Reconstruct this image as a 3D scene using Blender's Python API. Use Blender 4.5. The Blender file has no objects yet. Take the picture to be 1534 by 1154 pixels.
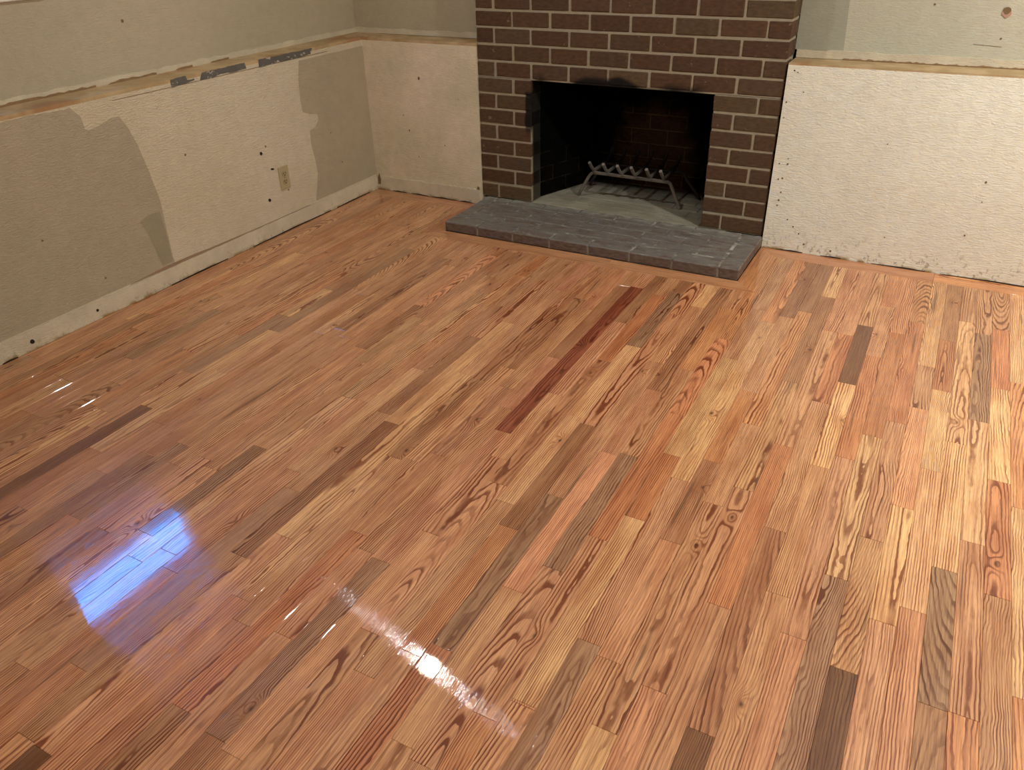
import bpy, bmesh, math, random
from mathutils import Vector, Matrix
random.seed(11)
S = bpy.context.scene
COL = S.collection
# ---------------------------------------------------------------- camera
cam = bpy.data.cameras.new('camera'); co = bpy.data.objects.new('camera', cam); COL.objects.link(co)
cam.sensor_width = 36; cam.sensor_fit = 'HORIZONTAL'; cam.lens = 27.780; cam.clip_start = 0.02
RM = [[0.882776, -0.226934, 0.411348], [0.469296, 0.466281, -0.749896], [-0.021627, 0.855034, 0.518121]]
m = Matrix(RM).to_4x4(); m.translation = Vector([2.1811, -3.6962, 1.4129])
co.matrix_world = m
S.camera = co
# ---------------------------------------------------------------- world (dusk sky outside the windows)
w = bpy.data.worlds.new('world'); S.world = w; w.use_nodes = True
bg = w.node_tree.nodes['Background']; bg.inputs[0].default_value = (0.02, 0.28, 1.0, 1); bg.inputs[1].default_value = 26.0
S.view_settings.view_transform = 'Standard'; S.view_settings.look = 'None'
S.view_settings.gamma = 1; S.view_settings.use_curve_mapping = False; S.view_settings.exposure = 0.5
# ---------------------------------------------------------------- area lights
def area(name, loc, size, power, color, rot=(0, 0, 0), sy=None, shape='DISK'):
    l = bpy.data.lights.new(name, 'AREA'); l.shape = shape; l.size = size
    if sy: l.size_y = sy
    l.energy = power; l.color = color
    o = bpy.data.objects.new(name, l); COL.objects.link(o); o.location = loc; o.rotation_euler = rot
    return o
WARM = (0.98, 1.0, 0.98)
CEIL = 2.35
LAMPS = [(0.25, -1.25, 8, 'left'), (3.03, -1.25, 36, 'right'), (0.25, -4.6, 2, 'added as fill at the rear left'), (3.03, -4.4, 16, 'added as fill at the rear right')]  # rear pair is unseen, added as fill from behind the camera
for lx, ly, p, _ in LAMPS:
    area('ceiling_lamp_light', (lx, ly, CEIL - 0.012), 0.11, p, WARM)

# ---------------------------------------------------------------- node helpers
def mat(name):
    m = bpy.data.materials.new(name); m.use_nodes = True
    nt = m.node_tree; b = nt.nodes['Principled BSDF']
    return m, nt, b
def nd(nt, typ, ins=None, **props):
    n = nt.nodes.new(typ)
    for k, v in props.items(): setattr(n, k, v)
    for k, v in (ins or {}).items():
        if hasattr(v, 'is_output') or isinstance(v, bpy.types.NodeSocket): nt.links.new(v, n.inputs[k])
        else: n.inputs[k].default_value = v
    return n
def M(nt, op, a, b=0.0, c=0.0, clamp=False):
    n = nt.nodes.new('ShaderNodeMath'); n.operation = op; n.use_clamp = clamp
    for i, v in enumerate((a, b, c)):
        if isinstance(v, bpy.types.NodeSocket): nt.links.new(v, n.inputs[i])
        else: n.inputs[i].default_value = v
    return n.outputs[0]
def MIX(nt, f, a, b, blend='MIX'):
    n = nt.nodes.new('ShaderNodeMix'); n.data_type = 'RGBA'; n.blend_type = blend; n.clamp_factor = True
    for i, v in ((0, f), (6, a), (7, b)):
        if isinstance(v, bpy.types.NodeSocket): nt.links.new(v, n.inputs[i])
        else: n.inputs[i].default_value = v if i == 0 else (tuple(v) + (1,))[:4]
    return n.outputs[2]
def SS(nt, x, lo, hi, a=0.0, b=1.0):
    n = nt.nodes.new('ShaderNodeMapRange'); n.interpolation_type = 'SMOOTHSTEP'; n.clamp = True
    nt.links.new(x, n.inputs[0])
    for i, v in ((1, lo), (2, hi), (3, a), (4, b)): n.inputs[i].default_value = v
    return n.outputs[0]
def noise(nt, vec, scale, detail=2, rough=0.5, dist=0.0, out=0):
    n = nd(nt, 'ShaderNodeTexNoise', {'Vector': vec, 'Scale': scale, 'Detail': detail, 'Roughness': rough, 'Distortion': dist})
    return n.outputs[out]
def VM(nt, op, a, b=(1, 1, 1)):
    n = nt.nodes.new('ShaderNodeVectorMath'); n.operation = op
    for i, v in enumerate((a, b)):
        if isinstance(v, bpy.types.NodeSocket): nt.links.new(v, n.inputs[i])
        else: n.inputs[i].default_value = v
    return n.outputs[0]
def XYZ(nt, x, y, z): return nd(nt, 'ShaderNodeCombineXYZ', {0: x, 1: y, 2: z}).outputs[0]
def s2l(*c): return tuple(((v / 255) / 12.92 if v <= 10 else ((v / 255 + .055) / 1.055) ** 2.4) for v in c)
# ---------------------------------------------------------------- materials
def wood_material():
    m, nt, b = mat('red_oak')
    A = lambda n: nd(nt, 'ShaderNodeAttribute', attribute_name=n)
    lc = A('lc').outputs['Vector']; g1 = A('grain').outputs['Vector']; g2 = A('figure').outputs['Vector']
    sd = A('seed').outputs['Vector']; tone = A('tone').outputs['Color']
    sp = nd(nt, 'ShaderNodeSeparateXYZ', {0: lc}); u, v = sp.outputs[0], sp.outputs[1]
    s1 = nd(nt, 'ShaderNodeSeparateXYZ', {0: g1}); cx, z0, slope = s1.outputs[0:3]
    s2 = nd(nt, 'ShaderNodeSeparateXYZ', {0: g2}); rw, contrast, wob = s2.outputs[0:3]
    P = VM(nt, 'ADD', lc, sd)
    lo = noise(nt, VM(nt, 'MULTIPLY', P, (9, 3.2, 1)), 1.0, 2, 0.45)
    lo2 = noise(nt, VM(nt, 'MULTIPLY', VM(nt, 'ADD', P, (5, 7, 3)), (30, 9, 1)), 1.0, 2, 0.5)
    lo3 = noise(nt, VM(nt, 'MULTIPLY', VM(nt, 'ADD', P, (9, 1, 4)), (70, 32, 1)), 1.0, 1, 0.5)
    W = M(nt, 'MULTIPLY', M(nt, 'SUBTRACT', lo, 0.5), wob)
    X = M(nt, 'ADD', M(nt, 'SUBTRACT', u, cx), W)
    W2 = M(nt, 'MULTIPLY', M(nt, 'SUBTRACT', lo2, 0.5), M(nt, 'MULTIPLY', wob, 0.32))
    Z = M(nt, 'ADD', M(nt, 'ADD', z0, M(nt, 'MULTIPLY', v, slope)), W2)
    r = M(nt, 'SQRT', M(nt, 'ADD', M(nt, 'MULTIPLY', X, X), M(nt, 'MULTIPLY', Z, Z)))
    r = M(nt, 'ADD', r, M(nt, 'MULTIPLY', M(nt, 'SUBTRACT', lo, 0.5), 0.012))
    r = M(nt, 'ADD', r, M(nt, 'MULTIPLY', M(nt, 'SUBTRACT', lo3, 0.5), 0.0026))
    kn = nd(nt, 'ShaderNodeSeparateXYZ', {0: A('knot').outputs['Vector']})
    kdu = M(nt, 'SUBTRACT', u, kn.outputs[0]); kdv = M(nt, 'MULTIPLY', M(nt, 'SUBTRACT', v, kn.outputs[1]), 0.45)
    kd2 = M(nt, 'ADD', M(nt, 'MULTIPLY', kdu, kdu), M(nt, 'MULTIPLY', kdv, kdv))
    kb = M(nt, 'MULTIPLY', M(nt, 'EXPONENT', M(nt, 'MULTIPLY', kd2, -4200.0)), kn.outputs[2])
    kc = M(nt, 'MULTIPLY', M(nt, 'EXPONENT', M(nt, 'MULTIPLY', kd2, -60000.0)), kn.outputs[2], clamp=True)
    kh = M(nt, 'MULTIPLY', M(nt, 'EXPONENT', M(nt, 'MULTIPLY', kd2, -2500.0)), M(nt, 'MULTIPLY', kn.outputs[2], 0.35), clamp=True)
    r = M(nt, 'ADD', r, M(nt, 'MULTIPLY', kb, 0.022))
    q = M(nt, 'DIVIDE', r, rw)
    f = M(nt, 'FRACT', q)
    ringid = M(nt, 'FLOOR', q)
    rr = nd(nt, 'ShaderNodeTexWhiteNoise', {'Vector': XYZ(nt, ringid, M(nt, 'MULTIPLY', cx, 37.0), 0.0)}, noise_dimensions='3D').outputs[0]
    edge = M(nt, 'MULTIPLY', SS(nt, f, 0.0, 0.07), SS(nt, f, 0.20, 0.58, 1.0, 0.0))
    patchy = SS(nt, noise(nt, VM(nt, 'MULTIPLY', VM(nt, 'ADD', P, (2, 8, 6)), (16, 5, 1)), 1.0, 2, 0.5), 0.30, 0.62, 0.30, 1.0)
    edge = M(nt, 'MULTIPLY', M(nt, 'MULTIPLY', edge, patchy), M(nt, 'ADD', M(nt, 'MULTIPLY', rr, 0.85), 0.45))
    # open pores: fine dark dashes along the grain
    pv = VM(nt, 'MULTIPLY', P, (1100, 34, 1))
    pore = SS(nt, noise(nt, pv, 1.0, 1, 0.4), 0.56, 0.70)
    porem = M(nt, 'MULTIPLY', pore, M(nt, 'ADD', M(nt, 'MULTIPLY', edge, 0.8), 0.25))
    streak = noise(nt, VM(nt, 'MULTIPLY', P, (330, 7, 1)), 1.0, 3, 0.6)
    blotch = noise(nt, VM(nt, 'MULTIPLY', P, (22, 4.0, 1)), 1.0, 2, 0.5)
    mineral = noise(nt, VM(nt, 'MULTIPLY', VM(nt, 'ADD', P, (3, 11, 8)), (55, 2.6, 1)), 1.0, 2, 0.55)
    warm = MIX(nt, 1.0, tone, s2l(196, 150, 122), 'MULTIPLY')
    dark = MIX(nt, 1.0, tone, s2l(150, 104, 78), 'MULTIPLY')
    light = MIX(nt, 1.0, tone, (1.16, 1.12, 1.02), 'MULTIPLY')
    c = MIX(nt, SS(nt, streak, 0.38, 0.62), MIX(nt, 0.42, tone, warm), light)
    c = MIX(nt, SS(nt, blotch, 0.42, 0.78, 0.0, 0.5), c, warm)
    c = MIX(nt, M(nt, 'MULTIPLY', edge, M(nt, 'MULTIPLY', contrast, 1.3), clamp=True), c, dark)
    c = MIX(nt, M(nt, 'MULTIPLY', porem, 0.95, clamp=True), c, MIX(nt, 0.5, dark, s2l(60, 34, 20)))
    c = MIX(nt, M(nt, 'MULTIPLY', SS(nt, mineral, 0.64, 0.76), 0.6), c, s2l(84, 56, 38))
    c = MIX(nt, kh, c, MIX(nt, 1.0, tone, s2l(176, 118, 82), 'MULTIPLY'))
    c = MIX(nt, kc, c, s2l(58, 34, 22))
    nt.links.new(c, b.inputs['Base Color'])
    b.inputs['Roughness'].default_value = 0.5; b.inputs['Specular IOR Level'].default_value = 0.25
    h = M(nt, 'SUBTRACT', 0.0, M(nt, 'ADD', M(nt, 'MULTIPLY', pore, 0.6), M(nt, 'MULTIPLY', edge, 0.5)))
    bp = nd(nt, 'ShaderNodeBump', {'Height': h, 'Strength': 0.25, 'Distance': 0.0006})
    nt.links.new(bp.outputs[0], b.inputs['Normal'])
    rip = noise(nt, VM(nt, 'MULTIPLY', P, (240, 48, 1)), 1.0, 2, 0.5)
    h2 = M(nt, 'ADD', M(nt, 'MULTIPLY', rip, 0.5), M(nt, 'MULTIPLY', M(nt, 'ADD', M(nt, 'MULTIPLY', porem, 0.8), M(nt, 'MULTIPLY', edge, 0.25)), -1.0))
    bp2 = nd(nt, 'ShaderNodeBump', {'Height': h2, 'Strength': 0.24, 'Distance': 0.00030})
    nt.links.new(bp2.outputs[0], b.inputs['Coat Normal'])
    b.inputs['Coat Weight'].default_value = 1.0; b.inputs['Coat IOR'].default_value = 1.5
    gl = nd(nt, 'ShaderNodeSeparateXYZ', {0: sd}).outputs[2]
    cr = M(nt, 'ADD', M(nt, 'MULTIPLY', M(nt, 'FRACT', M(nt, 'MULTIPLY', gl, 7.31)), 0.022), 0.006)
    nt.links.new(cr, b.inputs['Coat Roughness'])
    return m
WOOD = wood_material()

def plaster(name, c1, c2, bump=0.5, scale=2.2, stain=None, rough=0.75):
    m, nt, b = mat(name)
    pos = nd(nt, 'ShaderNodeNewGeometry').outputs['Position']
    n1 = noise(nt, pos, scale, 3, 0.55)
    n2 = noise(nt, pos, 26, 3, 0.6)
    c = MIX(nt, SS(nt, n1, 0.36, 0.66), s2l(*c1), s2l(*c2))
    c = MIX(nt, SS(nt, n2, 0.3, 0.75, 0.0, 0.10), c, s2l(120, 100, 78))
    # scattered grime low on the wall
    if stain:
        z = nd(nt, 'ShaderNodeSeparateXYZ', {0: pos}).outputs[2]
        lowm = SS(nt, z, 0.0, stain, 1.0, 0.0)
        sp = SS(nt, noise(nt, VM(nt, 'MULTIPLY', pos, (60, 60, 40)), 1.0, 3, 0.6), 0.56, 0.68)
        c = MIX(nt, M(nt, 'MULTIPLY', M(nt, 'MULTIPLY', lowm, sp), 0.6), c, s2l(128, 112, 88))
        c = MIX(nt, M(nt, 'MULTIPLY', SS(nt, z, 0.0, 0.02, 1.0, 0.0), SS(nt, noise(nt, pos, 14, 2), 0.45, 0.6)), c, s2l(150, 122, 72))
    nt.links.new(c, b.inputs['Base Color']); b.inputs['Roughness'].default_value = rough
    b.inputs['Specular IOR Level'].default_value = 0.3
    hb = noise(nt, VM(nt, 'MULTIPLY', pos, (62, 62, 190)), 1.0, 3, 0.55, 0.6)
    hb2 = noise(nt, VM(nt, 'MULTIPLY', pos, (18, 18, 30)), 1.0, 2, 0.5)
    hh = M(nt, 'ADD', hb, M(nt, 'MULTIPLY', hb2, 0.45))
    bp = nd(nt, 'ShaderNodeBump', {'Height': hh, 'Strength': bump, 'Distance': 0.0065})
    nt.links.new(bp.outputs[0], b.inputs['Normal'])
    return m
CREAM_R = plaster('cream_textured_plaster', (234, 229, 210), (240, 236, 217), 0.62, 2.0, 0.16)
CREAM_L = plaster('pink_cream_plaster', (208, 194, 166), (215, 201, 175), 0.8, 2.0, 0.05)
CREAM_B = plaster('tan_cream_plaster', (213, 201, 171), (233, 215, 188), 0.7, 2.4, 0.05)
OLIVE = plaster('olive_grey_paint', (175, 162, 137), (181, 166, 141), 0.6, 2.2)
OLIVE_UP = plaster('upper_olive_paint', (181, 170, 145), (187, 174, 149), 0.45, 1.4)
SAGE_UP = plaster('pale_sage_paint', (189, 186, 164), (198, 192, 170), 0.45, 1.4)
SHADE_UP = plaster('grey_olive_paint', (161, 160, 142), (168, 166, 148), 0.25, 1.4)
BARE = plaster('bare_plaster', (202, 189, 165), (214, 202, 175), 0.5, 6.0, 0.05)
CEILM = plaster('white_ceiling', (232, 228, 218), (236, 232, 222), 0.2)

def ledge_material():
    m, nt, b = mat('raw_ledge')
    pos = nd(nt, 'ShaderNodeNewGeometry').outputs['Position']
    n = noise(nt, VM(nt, 'MULTIPLY', pos, (9, 9, 9)), 1.0, 4, 0.6)
    n2 = noise(nt, VM(nt, 'MULTIPLY', VM(nt, 'ADD', pos, (3, 3, 0)), (4, 4, 4)), 1.0, 3, 0.6)
    c = MIX(nt, SS(nt, n, 0.38, 0.62), s2l(172, 146, 104), s2l(192, 166, 126))
    c = MIX(nt, SS(nt, n2, 0.54, 0.68, 0, 0.75), c, s2l(158, 110, 66))
    nt.links.new(c, b.inputs['Base Color']); b.inputs['Roughness'].default_value = 0.8
    return m
LEDGE = ledge_material()

def simple(name, col, rough=0.6, metal=0.0, var=0.12, scale=40, bump=0.1):
    m, nt, b = mat(name)
    pos = nd(nt, 'ShaderNodeTexCoord').outputs['Object']
    n = noise(nt, pos, scale, 3, 0.6)
    base = s2l(*col)
    c = MIX(nt, n, tuple(x * (1 - var) for x in base), tuple(min(1, x * (1 + var)) for x in base))
    nt.links.new(c, b.inputs['Base Color']); b.inputs['Roughness'].default_value = rough; b.inputs['Metallic'].default_value = metal
    bp = nd(nt, 'ShaderNodeBump', {'Height': n, 'Strength': bump, 'Distance': 0.002}); nt.links.new(bp.outputs[0], b.inputs['Normal'])
    return m
IVORY = simple('ivory_plastic', (176, 160, 124), 0.35, var=0.03)
IVORY2 = simple('ivory_plastic_shade', (166, 150, 114), 0.35, var=0.03)
HOLE = simple('dark_hole', (34, 26, 16), 0.9)
SCUFF = simple('brown_scuff', (120, 96, 66), 0.9)
GAP = simple('dark_gap', (40, 30, 22), 0.9)
WHITE = simple('white_paint', (225, 222, 214), 0.4, var=0.03)
BLINDM = simple('dark_blind', (44, 42, 44), 0.9)
SUB = simple('subfloor', (46, 28, 18), 0.9)
PLUG = simple('plug_pink', (176, 138, 118), 0.8)

def iron():
    m, nt, b = mat('wrought_iron')
    pos = nd(nt, 'ShaderNodeNewGeometry').outputs['Position']
    n = noise(nt, pos, 60, 3, 0.6)
    n2 = noise(nt, pos, 9, 2, 0.5)
    y = nd(nt, 'ShaderNodeSeparateXYZ', {0: pos}).outputs[1]
    ash = M(nt, 'MULTIPLY', SS(nt, y, 0.20, 0.33, 1.0, 0.0), SS(nt, n2, 0.25, 0.6, 0.5, 1.0))  # front edges painted lighter grey, as if lit, rather than ash
    c = MIX(nt, ash, s2l(26, 20, 16), MIX(nt, n, s2l(112, 104, 96), s2l(140, 132, 124)))
    nt.links.new(c, b.inputs['Base Color']); b.inputs['Roughness'].default_value = 0.6; b.inputs['Metallic'].default_value = 0.25
    return m
IRON = iron()

def brick_mat(kind):
    m, nt, b = mat(kind)
    pos = nd(nt, 'ShaderNodeNewGeometry').outputs['Position']
    sp = nd(nt, 'ShaderNodeSeparateXYZ', {0: pos}); x, y, z = sp.outputs[0:3]
    rnd = nd(nt, 'ShaderNodeObjectInfo').outputs['Random']
    n = noise(nt, VM(nt, 'MULTIPLY', pos, (35, 35, 90)), 1.0, 4, 0.62)
    fine = noise(nt, pos, 260, 2, 0.6)
    if kind == 'face_brick':
        cr = nt.nodes.new('ShaderNodeValToRGB'); nt.links.new(rnd, cr.inputs[0]); cr.color_ramp.interpolation = 'LINEAR'
        e = cr.color_ramp.elements
        e[0].position = 0; e[0].color = s2l(85, 64, 45) + (1,); e[1].position = 1; e[1].color = s2l(86, 69, 48) + (1,)
        for p, col in ((0.3, (91, 66, 45)), (0.55, (82, 58, 41)), (0.75, (88, 67, 50)), (0.9, (96, 77, 54))):
            k = e.new(p); k.color = s2l(*col) + (1,)
        c = MIX(nt, SS(nt, n, 0.3, 0.7), MIX(nt, 1.0, cr.outputs[0], (0.72, 0.70, 0.70), 'MULTIPLY'), MIX(nt, 1.0, cr.outputs[0], (1.12, 1.12, 1.12), 'MULTIPLY'))
        sm = SS(nt, noise(nt, VM(nt, 'MULTIPLY', pos, (24, 25, 27)), 1.0, 3, 0.7), 0.65, 0.70)
        c = MIX(nt, M(nt, 'MULTIPLY', sm, 0.55), c, s2l(144, 129, 105))
    elif kind == 'mortar_grey':
        c = MIX(nt, n, s2l(138, 127, 104), s2l(176, 164, 140))
    elif kind == 'hearth_brick':
        c = MIX(nt, SS(nt, n, 0.3, 0.7), s2l(88, 71, 62), s2l(116, 98, 88))
        wear = noise(nt, VM(nt, 'MULTIPLY', pos, (7, 24, 14)), 1.0, 5, 0.7, 1.0)
        wear2 = noise(nt, VM(nt, 'MULTIPLY', pos, (14, 42, 16)), 1.0, 4, 0.7, 0.5)
        topm = SS(nt, z, 0.040, 0.049)
        ash = M(nt, 'MULTIPLY', SS(nt, wear, 0.30, 0.60), M(nt, 'ADD', M(nt, 'MULTIPLY', topm, 0.80), 0.04))
        c = MIX(nt, ash, c, s2l(118, 115, 108))
        c = MIX(nt, M(nt, 'MULTIPLY', M(nt, 'MULTIPLY', SS(nt, wear2, 0.57, 0.70), topm), 0.7), c, s2l(162, 164, 156))
        nearface = M(nt, 'MULTIPLY', SS(nt, y, -0.09, -0.01), SS(nt, wear2, 0.4, 0.6))
        c = MIX(nt, M(nt, 'MULTIPLY', nearface, 0.6), c, s2l(170, 170, 156))
    elif kind == 'hearth_mortar':
        wear2 = noise(nt, VM(nt, 'MULTIPLY', pos, (12, 21, 16)), 1.0, 4, 0.7, 0.5)
        c = MIX(nt, SS(nt, wear2, 0.48, 0.68), s2l(104, 98, 90), s2l(176, 172, 160))
        c = MIX(nt, SS(nt, z, 0.030, 0.046, 1.0, 0.0), c, s2l(158, 150, 138))
    elif kind == 'firebox_floor':
        wear = noise(nt, VM(nt, 'MULTIPLY', pos, (6, 12, 12)), 1.0, 5, 0.6, 0.5)
        c = MIX(nt, SS(nt, wear, 0.3, 0.7), s2l(130, 124, 106), s2l(156, 150, 132))
        c = MIX(nt, SS(nt, y, 0.30, 0.50, 0.0, 0.8), c, s2l(40, 36, 31))  # lintel shade painted in: floor darkens towards the back
    elif kind == 'fire_brick':
        c = MIX(nt, SS(nt, n, 0.3, 0.7), s2l(50, 34, 22), s2l(68, 44, 28))
    elif kind == 'fire_mortar':
        c = MIX(nt, n, s2l(70, 56, 40), s2l(92, 78, 60))
    if kind in ('fire_brick', 'fire_mortar'):
        # soot: everything black except a burnt-clean patch low in the middle of the back
        dx = M(nt, 'DIVIDE', M(nt, 'SUBTRACT', x, 0.80), 0.25); dz = M(nt, 'DIVIDE', M(nt, 'SUBTRACT', z, 0.22), 0.30)
        d = M(nt, 'SQRT', M(nt, 'ADD', M(nt, 'MULTIPLY', dx, dx), M(nt, 'MULTIPLY', dz, dz)))
        d = M(nt, 'ADD', d, M(nt, 'MULTIPLY', M(nt, 'SUBTRACT', noise(nt, pos, 9, 3, 0.6), 0.5), 0.9))
        clean = M(nt, 'MULTIPLY', SS(nt, d, 0.55, 1.15, 1.0, 0.0), SS(nt, y, 0.42, 0.50))
        low = M(nt, 'MULTIPLY', SS(nt, z, 0.10, 0.34, 0.07, 0.0), SS(nt, noise(nt, pos, 16, 3), 0.35, 0.6))
        if kind == 'fire_mortar': low = M(nt, 'ADD', low, M(nt, 'MULTIPLY', SS(nt, z, 0.1, 0.40, 0.26, 0.02), SS(nt, noise(nt, pos, 20, 2), 0.4, 0.6)))
        c = MIX(nt, M(nt, 'ADD', clean, low, clamp=True), s2l(3, 3, 3), c)
    if kind in ('face_brick', 'mortar_grey'):
        wob = M(nt, 'MULTIPLY', M(nt, 'SUBTRACT', noise(nt, pos, 7, 1, 0.4), 0.5), 0.12)
        # smoke licks over the lintel
        hz = M(nt, 'SUBTRACT', z, M(nt, 'ADD', wob, 0.694))
        xin = M(nt, 'MULTIPLY', SS(nt, x, 0.30, 0.36), SS(nt, x, 1.10, 1.22, 1.0, 0.0))
        hump = M(nt, 'MULTIPLY', M(nt, 'SINE', M(nt, 'ADD', M(nt, 'MULTIPLY', x, 14.0), -7.6)), 0.011)
        s_top = M(nt, 'MULTIPLY', SS(nt, M(nt, 'SUBTRACT', hz, hump), -0.014, 0.016, 1.0, 0.0), M(nt, 'MULTIPLY', xin, SS(nt, z, 0.64, 0.66)))
        # and past the left jamb
        jx = M(nt, 'SUBTRACT', x, M(nt, 'ADD', 0.272, M(nt, 'MULTIPLY', wob, 0.25)))
        jm = M(nt, 'MULTIPLY', SS(nt, jx, -0.006, 0.006), SS(nt, x, 0.31, 0.33, 1.0, 0.0))
        sl = M(nt, 'ADD', z, M(nt, 'MULTIPLY', M(nt, 'SUBTRACT', x, 0.27), -6.0))
        s_l = M(nt, 'MULTIPLY', jm, M(nt, 'MULTIPLY', SS(nt, z, 0.38, 0.46), SS(nt, z, 0.60, 0.63, 1.0, 0.0)))
        s_in = M(nt, 'MULTIPLY', M(nt, 'MULTIPLY', SS(nt, y, 0.008, 0.03), SS(nt, z, 0.05, 0.34, 0.86, 1.0)), SS(nt, z, 0.70, 0.72, 1.0, 0.0))
        soot = M(nt, 'MAXIMUM', M(nt, 'MAXIMUM', s_top, s_l), s_in)
        c = MIX(nt, M(nt, 'MULTIPLY', soot, 0.98), c, s2l(7, 6, 6))
    nt.links.new(c, b.inputs['Base Color'])
    b.inputs['Roughness'].default_value = {'face_brick': 0.62, 'hearth_brick': 0.5}.get(kind, 0.85)
    b.inputs['Specular IOR Level'].default_value = 0.06 if kind.startswith('fire_') else 0.3
    hh = M(nt, 'ADD', n, M(nt, 'MULTIPLY', fine, 0.5))
    bp = nd(nt, 'ShaderNodeBump', {'Height': hh, 'Strength': 0.5, 'Distance': 0.003}); nt.links.new(bp.outputs[0], b.inputs['Normal'])
    return m
BR = {k: brick_mat(k) for k in ('face_brick', 'mortar_grey', 'hearth_brick', 'hearth_mortar', 'firebox_floor', 'fire_brick', 'fire_mortar')}

# ---------------------------------------------------------------- object helpers
def link(o, parent=None):
    COL.objects.link(o)
    if parent is not None: o.parent = parent
    return o
def mesh_obj(name, bm, material, parent=None, smooth=False):
    me = bpy.data.meshes.new(name); bm.normal_update(); bm.to_mesh(me); bm.free()
    if material: me.materials.append(material)
    if smooth:
        for p in me.polygons: p.use_smooth = True
    return link(bpy.data.objects.new(name, me), parent)
def empty(name, loc=(0, 0, 0)):
    o = bpy.data.objects.new(name, None); o.empty_display_size = 0.05; o.location = loc; return link(o)
def tag(o, label=None, cat=None, group=None, kind=None):
    if label: o['label'] = label
    if cat: o['category'] = cat
    if group: o['group'] = group
    if kind: o['kind'] = kind
    return o
def box(bm, a, b, bev=0.0):
    vs = [bm.verts.new((x, y, z)) for x in (a[0], b[0]) for y in (a[1], b[1]) for z in (a[2], b[2])]
    fs = [(0, 1, 3, 2), (4, 6, 7, 5), (0, 4, 5, 1), (2, 3, 7, 6), (0, 2, 6, 4), (1, 5, 7, 3)]
    faces = [bm.faces.new([vs[i] for i in f]) for f in fs]
    if bev: bmesh.ops.bevel(bm, geom=list({e for f in faces for e in f.edges}), offset=bev, segments=1, affect='EDGES')
    return faces
def boxobj(name, a, b, material, parent=None, bev=0.0):
    bm = bmesh.new(); box(bm, a, b, bev); return mesh_obj(name, bm, material, parent)
def prism(bm, pts, to3, d0, d1):
    """polygon pts (2D) extruded between depths d0 and d1; to3(p, d) -> 3D"""
    A = [bm.verts.new(to3(p, d0)) for p in pts]; B = [bm.verts.new(to3(p, d1)) for p in pts]
    n = len(pts); bm.faces.new(A); bm.faces.new(B[::-1])
    for i in range(n): bm.faces.new((A[i], B[i], B[(i + 1) % n], A[(i + 1) % n]))
    bmesh.ops.recalc_face_normals(bm, faces=bm.faces)
def sweep(bm, pts, r, up=(0, 0, 1), rz=None):
    """square bar of half-width r along pts"""
    P = [Vector(p) for p in pts]; rings = []
    for i, p in enumerate(P):
        d = (P[min(i + 1, len(P) - 1)] - P[max(i - 1, 0)]).normalized()
        s = d.cross(Vector(up)).normalized(); t = s.cross(d)
        c = r * 0.35; hh = rz or r
        ring = [(-r, -hh + c), (-r + c, -hh), (r - c, -hh), (r, -hh + c), (r, hh - c), (r - c, hh), (-r + c, hh), (-r, hh - c)]
        rings.append([bm.verts.new(p + s * a + t * b) for a, b in ring])
    for a, b in zip(rings, rings[1:]):
        for j in range(8): bm.faces.new((a[j], a[(j + 1) % 8], b[(j + 1) % 8], b[j]))
    bm.faces.new(rings[0][::-1]); bm.faces.new(rings[-1])
    bmesh.ops.recalc_face_normals(bm, faces=bm.faces)
def jag(p, q, step, amp, rng):
    """points from p to q with a ragged edge"""
    n = max(1, int(math.dist(p, q) / step)); out = []
    for i in range(n):
        t = i / n; a = amp if i else 0
        out.append((p[0] + (q[0] - p[0]) * t + rng.uniform(-a, a), p[1] + (q[1] - p[1]) * t + rng.uniform(-a, a)))
    return out

# ================================================================ SETTING
XL, XLU = -0.713, -0.863        # left wall: lower face, recessed upper face
YB, YBU = -0.010, 0.140         # back wall: lower face, recessed upper face
XR, YN = 3.9, -5.5
FW = 1.523                      # fireplace width
floor = tag(boxobj('floor', (XLU - .15, YN - .15, -0.08), (XR + .15, .9, -0.0195), SUB), kind='structure')
ceiling = tag(boxobj('ceiling', (XLU - .15, YN - .15, CEIL), (XR + .15, 0.9, CEIL + .1), CEILM), kind='structure')
# left wall with its window opening
WY0, WY1, WZ0, WZ1 = -2.40, -1.655, 1.162, 1.95
bm = bmesh.new(); xo = XLU - 0.14
box(bm, (xo, YN, 0), (XLU, WY0, CEIL)); box(bm, (xo, WY1, 0), (XLU, YBU, CEIL))
box(bm, (xo, WY0, 0), (XLU, WY1, WZ0)); box(bm, (xo, WY0, WZ1), (XLU, WY1, CEIL))
wall_left = tag(mesh_obj('wall_left', bm, OLIVE_UP), 'recessed olive-grey upper left wall above the raw ledge', kind='structure')
low = boxobj('lower_wall', (XLU, YN, 0), (XL, YBU, 0.815), CREAM_L, wall_left)
low['label'] = 'pinkish cream furred-out lower wall'
boxobj('ledge', (XLU, YN, 0.815), (XL, YBU, 0.83), LEDGE, wall_left)
# back wall
bm = bmesh.new()
box(bm, (XLU, YBU, 0), (0, YBU + .14, CEIL)); box(bm, (FW, YBU, 0), (XR, YBU + .14, CEIL))
wall_back = tag(mesh_obj('wall_back', bm, SAGE_UP), kind='structure')
lb = boxobj('lower_wall', (XL, YB, 0), (-0.0005, YBU, 0.815), CREAM_B, wall_back)
lr = boxobj('lower_wall', (FW + 0.0085, YB, 0), (XR, YBU, 0.815), CREAM_R, wall_back)
lr['label'] = 'pale cream lower wall right of the fireplace'; lb['label'] = 'tan cream lower wall left of the fireplace'
boxobj('ledge', (XL, YB, 0.815), (-0.0005, YBU, 0.828), LEDGE, wall_back)
boxobj('ledge', (FW + 0.0085, YB, 0.815), (XR, YBU, 0.822), LEDGE, wall_back)
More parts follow.
